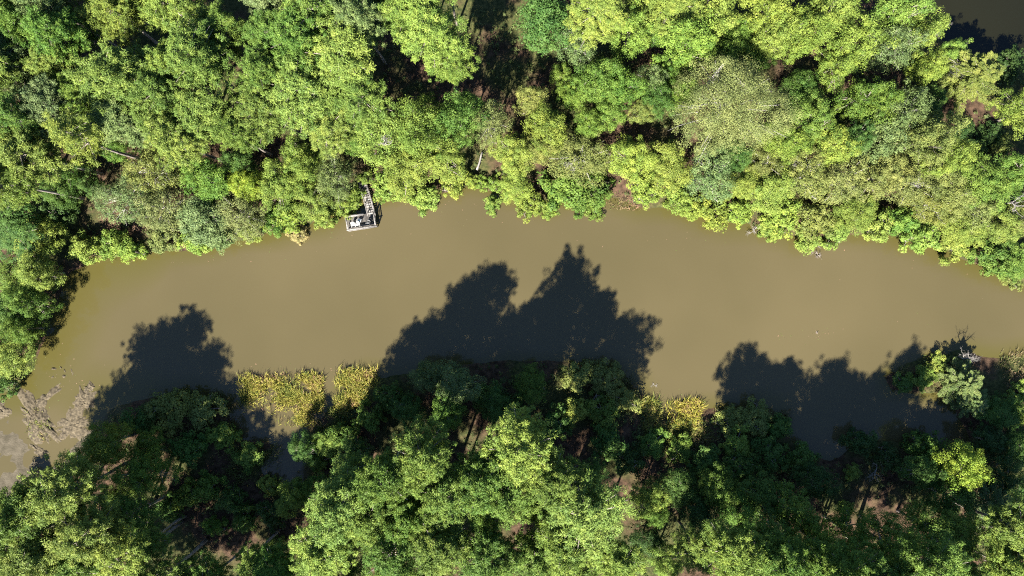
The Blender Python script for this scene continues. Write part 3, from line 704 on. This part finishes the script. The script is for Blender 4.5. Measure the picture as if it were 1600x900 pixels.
# ------------------------------------------------------------------ reeds
def reed_bed(poly, dens, hh, col, label, seed, lean=(0.25, 0.5)):
    rng = np.random.default_rng(seed)
    xs = [p[0] for p in poly]; ys = [p[1] for p in poly]
    pts = []
    area = (max(xs) - min(xs)) * (max(ys) - min(ys)) / S / S
    for _ in range(int(area * dens * 1.7)):
        x, y = rng.uniform(min(xs), max(xs)), rng.uniform(min(ys), max(ys))
        e = rng.normal(size=2) * rng.choice([5, 5, 14])
        w = P(x, y)
        if wobble(w[0] * 1.5, w[1] * 1.5) < -0.2 + 0.3 * rng.normal(): continue
        if in_poly(x + e[0], y + e[1], poly): pts.append(P(x, y)[:2])
    pts = np.array(pts); n = len(pts)
    o0 = P(np.mean(xs), np.mean(ys))
    gz = np.maximum(ground_height(pts[:, 0], pts[:, 1]), 0)
    clump = wobble(pts[:, 0] * 2.6, pts[:, 1] * 2.6)
    h = hh * (0.65 + 0.3 * rng.random(n) + 0.25 * clump)
    az = rng.random(n) * 6.283
    d = np.stack([np.cos(az) * 0.6 + lean[0], np.sin(az) * 0.6 + lean[1], 0.7 + 0.9 * rng.random(n)], 1); d = unit(d)
    base = np.stack([pts[:, 0], pts[:, 1], gz - 0.05], 1)
    side = unit(np.cross(d, rng.normal(size=(n, 3)))) * 0.022
    mid = base + d * (h * 0.55)[:, None]
    tip = base + d * h[:, None]; tip[:, 2] -= 0.18 * h; tip[:, :2] += d[:, :2] * (0.2 * h)[:, None]
    v = np.stack([base - side, base + side, mid + side * 1.3, mid - side * 1.3, tip], 1).reshape(-1, 3) - o0
    i = np.arange(n) * 5
    f4 = np.stack([i, i + 1, i + 2, i + 3], 1); f3 = np.stack([i + 3, i + 2, i + 4], 1)
    t = np.clip(0.46 + 0.35 * wobble(pts[:, 0] * 1.1 + 3, pts[:, 1] * 1.1) + rng.normal(size=n) * 0.26, 0, 1)
    o = obj('reeds', make_mesh('reeds', v, f4, f3, [M_reed], np.concatenate([t, t])), loc=tuple(o0), color=col)
    tag(o, label, 'reeds', 'reed beds along the shaded shore')
YR = (0.27, 0.255, 0.05); BR = (0.26, 0.21, 0.10)
reed_bed([(372, 606), (395, 588), (408, 600), (425, 596), (440, 603), (465, 600), (474, 586), (492, 583), (500, 600), (505, 625), (498, 645), (482, 658), (470, 668), (455, 645), (446, 630), (420, 618), (400, 622), (380, 632)], 150, 1.3, YR, 'yellow reed bed in the water above the shaded pool', 1)
reed_bed([(525, 606), (535, 596), (541, 578), (552, 576), (562, 588), (580, 584), (592, 600), (575, 618), (558, 632), (540, 652), (530, 648), (522, 628)], 150, 1.4, YR, 'upright yellow reed tongue beside the narrow water channel', 2)
reed_bed([(495, 655), (525, 640), (550, 655), (540, 690), (500, 690)], 110, 1.3, (0.13, 0.16, 0.04), 'green-tipped reed clump at the foot of the narrow channel', 3)
reed_bed([(1040, 640), (1060, 628), (1085, 626), (1096, 640), (1088, 660), (1050, 670)], 130, 1.4, (0.30, 0.28, 0.045), 'golden round reed mound at the waterline', 4)
reed_bed([(995, 630), (1018, 622), (1030, 645), (1020, 668), (1000, 668)], 120, 1.3, (0.28, 0.275, 0.06), 'pale reed clump just west of the golden mound', 5)
reed_bed([(1000, 665), (1040, 665), (1110, 665), (1120, 690), (1060, 710), (1000, 690)], 70, 1.1, (0.19, 0.195, 0.05), 'patchy mixed reed strip behind the golden mound', 6)
reed_bed([(1150, 672), (1190, 665), (1180, 705), (1150, 700)], 80, 1.1, (0.2, 0.2, 0.05), 'streaky sunlit reed patch within the shaded shore east of the mound', 7)
reed_bed([(1110, 640), (1230, 640), (1235, 690), (1190, 665), (1110, 668)], 60, 1.0, (0.12, 0.12, 0.045), 'dull brown-green reed strip in shade along the shore', 8)
reed_bed([(240, 620), (300, 608), (360, 625), (370, 690), (300, 690), (230, 660)], 40, 1.1, (0.17, 0.16, 0.055), 'olive reeds in shade between the mud bank and the pool', 9)
reed_bed([(360, 690), (440, 690), (430, 720), (380, 760), (330, 740)], 40, 1.1, (0.15, 0.17, 0.05), 'green reeds on the ground south of the shaded pool', 10)
reed_bed([(1395, 585), (1460, 562), (1500, 555), (1480, 600), (1400, 605)], 60, 0.9, (0.17, 0.15, 0.06), 'brownish reeds on the small spit into the pond', 11)
reed_bed([(1560, 565), (1625, 545), (1625, 600), (1570, 605)], 60, 0.8, (0.19, 0.15, 0.075), 'sandy dry reeds at the shore past the spit', 12)
reed_bed([(880, 572), (985, 590), (1000, 640), (930, 650), (880, 620)], 40, 1.0, (0.16, 0.14, 0.055), 'olive reeds in shade below the tall shadow on the pond', 13)
reed_bed([(40, 640), (60, 645), (80, 665), (70, 690), (45, 670)], 70, 0.7, (0.20, 0.21, 0.06), 'small green tuft growing on the mud bank', 14)
reed_bed([(945, 300), (985, 312), (1000, 330), (960, 322)], 60, 0.7, (0.18, 0.13, 0.07), 'dry tan grass on the sunlit shore below the shrubs', 15)

# ------------------------------------------------------------------ mud bank, floating mud
def mud_lump(px, py, rx, ry, hgt, label, seed, rot=0.0, holes=0.22):
    rng = np.random.default_rng(seed)
    nr, na = 30, 72
    R = np.linspace(0, 1, nr); A = np.linspace(0, 2 * math.pi, na, endpoint=False)
    ph = rng.random(8) * 6.28
    edge = 1 + 0.22 * np.sin(2 * A + ph[0]) + 0.18 * np.sin(3 * A + ph[1]) + 0.14 * np.sin(5 * A + ph[2]) + 0.12 * np.sin(9 * A + ph[3]) + 0.09 * np.sin(14 * A + ph[4]) + 0.07 * np.sin(23 * A + ph[5])
    X = R[:, None] * edge[None] * np.cos(A)[None] * rx / S; Y = R[:, None] * edge[None] * np.sin(A)[None] * ry / S
    nz = wobble(X * 3.1 + ph[5], Y * 3.1 + ph[6]) + 0.7 * wobble(X * 7.3 + ph[6], Y * 7.3) + 0.6 * wobble(X * 15 + ph[7], Y * 15 + ph[1])
    Z = hgt * (1 - R[:, None] ** 2.2) * (0.7 + holes * nz) + 0.035 * nz - 0.09 * R[:, None] ** 3
    c, s = math.cos(rot), math.sin(rot)
    v = np.stack([X * c - Y * s, X * s + Y * c, Z], -1).reshape(-1, 3)
    f = []
    for i in range(nr - 1):
        for j in range(na):
            j2 = (j + 1) % na
            f.append((i * na + j, (i + 1) * na + j, (i + 1) * na + j2, i * na + j2))
    p = P(px, py)
    o = obj('mud_bank' if rx > 12 else 'mud_clod', make_mesh('mud', v, f, mats=[M_mud], smooth=True), loc=(p[0], p[1], 0.02))
    tag(o, label, 'mud', 'mud banks in the shallows')
mud_lump(58, 655, 48, 22, 0.40, 'largest mud bank, long and lumpy with a green tuft on it', 1, -0.85)
mud_lump(72, 622, 26, 9, 0.25, 'narrow mud ridge pointing up from the largest bank', 2, 0.75)
mud_lump(130, 628, 17, 24, 0.22, 'broken round mud mat near the shadow edge', 3)
mud_lump(140, 606, 10, 8, 0.18, 'small rounded mud clod at the tip of the broken mat', 4)
mud_lump(115, 664, 36, 24, 0.18, 'flat mud shoal joining the broken mat and the shaded bank', 5, 0.6)
mud_lump(2, 640, 14, 16, 0.25, 'mud bank cut by the picture edge', 6)
mud_lump(62, 705, 18, 7, 0.14, 'thin mud lip below the largest bank', 7, -0.5)
for k, (x, y, r) in enumerate([(84, 576, 4), (100, 588, 4), (113, 581, 5), (95, 574, 2.5), (82, 589, 3), (101, 579, 2.5)]):
    mud_lump(x, y, r, r * 0.6, 0.08, ['mud clod at the west of the small cluster afloat', 'long mud clod lowest in the small cluster afloat', 'biggest mud clod, at the east of the small cluster afloat', 'tiny mud speck topmost in the small cluster afloat', 'mud clod at the southwest of the small cluster afloat', 'tiny mud speck in the middle of the small cluster afloat'][k], 20 + k, k)


# ------------------------------------------------------------------ dead branches, log, drift
def dead(px, py, z, size, label, seed, flat=1.0, name='dead_branch', depth=4, mat=None):
    p = P(px, py, z)
    me = bare_tree(seed, size, 0.8, depth, flat, z - float(ground_height(p[0], p[1])) + 0.2 if z > 1.3 else 0.0)
    if mat: me.materials[0] = mat
    o = obj(name, me, loc=(p[0], p[1], z - 0.15))
    tag(o, label, 'branch', 'bleached dead wood')
dead(1257, 384, 0.35, 2.0, 'white dead brush at the waterline of the sunlit shore', 1, 0.4)
dead(1278, 398, 0.12, 0.8, 'small brown twig tangle in the water below the white brush', 2, 0.3, mat=M_bark)
dead(1582, 316, 6.0, 3.4, 'large bleached dead branches among shrubs near the picture edge', 3)
dead(1490, 100, 4.0, 3.4, 'pale bare branching snag beside the dark corner pond', 4)
dead(1458, 45, 9.0, 2.6, 'grey dead branch end overhanging the dark corner pond', 5)
dead(1422, 284, 6.5, 2.0, 'white forked dead twigs in the shrubs above the white brush', 6)
dead(900, 262, 6.2, 2.2, 'pale dead twigs in the olive tree above the sunlit shore', 7)
dead(1180, 358, 0.5, 1.4, 'grey dead tangle at the shore west of the white brush', 8, 0.5)
dead(1508, 560, 2.2, 2.2, 'grey bare twigs at the tip of the small spit', 9)
dead(1370, 735, 1.4, 2.0, 'pale fallen twigs on the pink bare ground', 10, 0.3)
dead(1022, 603, 0.08, 0.7, 'lone forked twig floating at the edge of the long shadow', 11, 0.2, depth=2)
dead(1275, 522, 0.06, 0.6, 'faint dark twigs in the open middle of the pond', 12, 0.15, depth=3, mat=M_bark)
dead(600, 222, 12.0, 1.6, 'grey twigs poking from the light tree behind the dock', 13)

def log():
    a, b = P(745, 266, 1.1), P(754, 238, 1.3)
    m = Mesh(); q = np.linspace(0, 1, 6)[:, None]
    pts = (b - a) * q; pts[:, 0] += 0.05 * np.sin(q[:, 0] * 5)
    m.tube(pts, [0.15, 0.15, 0.14, 0.14, 0.13, 0.12], 9)
    o = obj('log', m.mesh('log', [M_rail], True), loc=(a[0], a[1], a[2] + 0.2))
    tag(o, 'straight white fallen log lying among shrubs above the shore', 'log')
log()

# ------------------------------------------------------------------ dock with chairs
def dock():
    zd = 0.75
    bl, br, tl = P(545, 361, zd), P(589, 354, zd), P(541.5, 341, zd)
    ux = unit((br - bl)[:2]); ang = math.atan2(ux[1], ux[0]); uy = np.array([-ux[1], ux[0]])
    W, D = np.linalg.norm((br - bl)[:2]), 2.05
    root = obj('dock', None, loc=(bl[0], bl[1], 0), rot=(0, 0, ang))
    tag(root, 'small grey wooden dock with railings and a narrow walkway', 'dock')
    rnd = random.Random(3)
    n = 13
    for i in range(n):
        m = Mesh(); w = D / n
        m.box((W / 2 + rnd.uniform(-.03, .03), w * (i + 0.5), zd + rnd.uniform(-.008, .008)), (W, w - 0.02, 0.04)); obj('plank', m.mesh('plank', [M_white_wood]), root)
    for x in (0.05, W / 2, W - 0.05):
        for y in (0.05, D - 0.05):
            m = Mesh(); m.box((x, y, 0.35), (0.12, 0.12, 2.6)); obj('post', m.mesh('post', [M_rail]), root)
    m = Mesh(); m.box((W / 2, -0.03, zd - 0.12), (W + 0.1, 0.06, 0.2)); obj('beam', m.mesh('beam', [M_rail]), root)
    m = Mesh(); m.box((W / 2, D + 0.03, zd - 0.12), (W + 0.1, 0.06, 0.2)); obj('beam', m.mesh('beam', [M_rail]), root)
    zr = 1.62
    rails = [((W / 2, 0.05, zr + 0.04), (W + 0.15, 0.16, 0.05)), ((W / 2, 0.05, zr - 0.42), (W, 0.05, 0.12)), ((0.05, D / 2, zr + 0.02), (0.16, D, 0.05)), ((W - 0.05, D / 2, zr + 0.02), (0.16, D, 0.05)),
             ((W * 0.32, D - 0.05, zr + 0.04), (W * 0.64, 0.26, 0.05)), ((W * 0.32, D - 0.05, zr - 0.22), (W * 0.64, 0.05, 0.2)), ((W * 0.32, D - 0.05, zr - 0.45), (W * 0.64, 0.05, 0.2)), ((W * 0.32, D - 0.05, zr - 0.68), (W * 0.64, 0.05, 0.2)), ((0.05, D / 2, zr - 0.42), (0.05, D, 0.12)), ((W - 0.05, D / 2, zr - 0.42), (0.05, D, 0.12))]
    for c, s in rails:
        m = Mesh(); m.box(c, s); obj('rail', m.mesh('rail', [M_rail]), root)
    m = Mesh(); m.box((W / 2, 0.42, zd + 0.45), (W - 0.4, 0.30, 0.04)); b = obj('bench', m.mesh('bench', [M_white_wood]), root)
    for x in (0.5, W / 2, W - 0.5):
        m = Mesh(); m.box((x, 0.42, zd + 0.225), (0.08, 0.25, 0.41)); obj('leg', m.mesh('leg', [M_white_wood]), b)
    # walkway up to the bank
    s = P(582, 338, zd)[:2] - bl[:2]; e = P(567, 283, 1.1)[:2] - bl[:2]
    loc = lambda q: np.array([q @ ux, q @ uy])
    s, e = loc(s), loc(e)
    d = unit(e - s); L = np.linalg.norm(e - s); wa = math.atan2(d[1], d[0]); nrm = np.array([-d[1], d[0]])
    k = int(L / 0.34)
    for i in range(k):
        c = s + d * (0.34 * (i + 0.5)); m = Mesh()
        m.box((c[0], c[1], zd + 0.35 * i / k), (0.29 + rnd.uniform(-.03, .02), 0.86 + rnd.uniform(-.06, .06), 0.04), wa); obj('plank', m.mesh('plank', [M_rail if i % 3 else M_white_wood]), root)
    for sd, z, w in ((-0.46, 0.0, 0.10), (0.46, 0.0, 0.10), (-0.50, 0.85, 0.10), (0.50, 0.85, 0.08)):
        m = Mesh(); a = s + nrm * sd; b2 = e + nrm * sd
        m.tube(np.array([(a[0], a[1], zd + z - 0.06), (b2[0], b2[1], zd + z + 0.29)]), [w * 0.6] * 2, 4); obj('rail' if z else 'beam', m.mesh('rail', [M_rail]), root)
    for i in range(4):
        for sd in (-0.50, 0.50):
            c = s + d * L * (0.12 + 0.28 * i) + nrm * sd; m = Mesh(); m.box((c[0], c[1], 0.6), (0.1, 0.1, 2.3), wa); obj('post', m.mesh('post', [M_rail]), root)
    return zd
ZD = dock()

def chair(px, py, rz, mat, label, back=0.42):
    p = P(px, py, ZD)
    r = obj('chair', None, loc=(p[0], p[1], ZD + 0.02), rot=(0, 0, rz))
    tag(r, label, 'chair', 'chairs on the dock')
    m = Mesh(); m.box((0, 0, 0.42), (0.52, 0.50, 0.05)); m.box((0, -0.24, 0.39), (0.50, 0.03, 0.07)); obj('seat', m.mesh('seat', [mat]), r)
    m = Mesh()
    v = []
    for i in range(7):
        a = math.pi * (i / 6) ; x = -0.27 * math.cos(a); y = 0.18 + 0.12 * math.sin(a)
        v += [(x, y, 0.44), (x * 0.95, y + 0.12, 0.44 + back + 0.06 * math.sin(a))]
    vv = np.array(v); w = vv + np.array([0, 0.03, 0])
    f = [(2 * i, 2 * i + 2, 2 * i + 3, 2 * i + 1) for i in range(6)] + [(14 + 2 * i, 14 + 2 * i + 1, 14 + 2 * i + 3, 14 + 2 * i + 2) for i in range(6)] + [(2 * i + 1, 2 * i + 3, 14 + 2 * i + 3, 14 + 2 * i + 1) for i in range(6)]
    m.add(np.vstack([vv, w]), f); obj('backrest', m.mesh('backrest', [mat]), r)
    for sx in (-1, 1):
        m = Mesh(); m.tube(np.array([(sx * 0.27, 0.22, 0.66), (sx * 0.29, -0.05, 0.67), (sx * 0.28, -0.24, 0.64), (sx * 0.27, -0.25, 0.42)]), [0.03] * 4, 5); obj('armrest', m.mesh('armrest', [mat]), r)
        for sy in (-1, 1):
            m = Mesh(); m.tube(np.array([(sx * 0.22, sy * 0.2, 0.42), (sx * 0.26, sy * 0.25, 0.0)]), [0.03, 0.025], 5); obj('leg', m.mesh('leg', [mat]), r)
chair(553.3, 352.5, 0.2, M_plastic, 'white plastic chair at the west end of the dock')
chair(560.5, 351.5, -0.1, M_plastic, 'white plastic chair in the middle of the dock front row')
chair(562.5, 344.5, 2.9, M_plastic, 'white plastic chair by the inner dock rail')
chair(576.5, 349.0, -0.5, M_grey_plastic, 'grey chair on the dock, near the walkway')

# ------------------------------------------------------------------ specks of leaf litter afloat
def litter():
    rng = np.random.default_rng(77)
    spots = []
    for px, py, sx, sy, n in [(1280, 522, 14, 5, 26), (1222, 525, 8, 4, 10), (470, 578, 60, 6, 40), (1040, 618, 30, 6, 26), (110, 600, 40, 22, 50), (1400, 470, 120, 50, 16), (700, 330, 70, 14, 24), (1150, 372, 150, 10, 40), (300, 400, 120, 8, 40), (500, 370, 60, 6, 20)]:
        for _ in range(n): spots.append(P(px + rng.normal() * sx, py + rng.normal() * sy)[:2])
    q = np.array(spots); keep = signed_distance(q[:, 0], q[:, 1], POND) > 0.4
    q = q[keep]; n = len(q)
    c = np.stack([q[:, 0], q[:, 1], np.full(n, 0.012) + 0.004 * rng.random(n)], 1)
    v, f = blades(c, np.array([[0, 0, 1.0]]).repeat(n, 0) + rng.normal(size=(n, 3)) * 0.05, 0.10 + 0.16 * rng.random(n), 0.05 + 0.08 * rng.random(n), rng)
    o = obj('floating_leaves', make_mesh('floating_leaves', v, f, mats=[M_reed], tint=rng.random(n)), color=(0.10, 0.075, 0.04))
    tag(o, 'fallen leaf specks floating on the pond', 'leaves', kind='stuff')
litter()
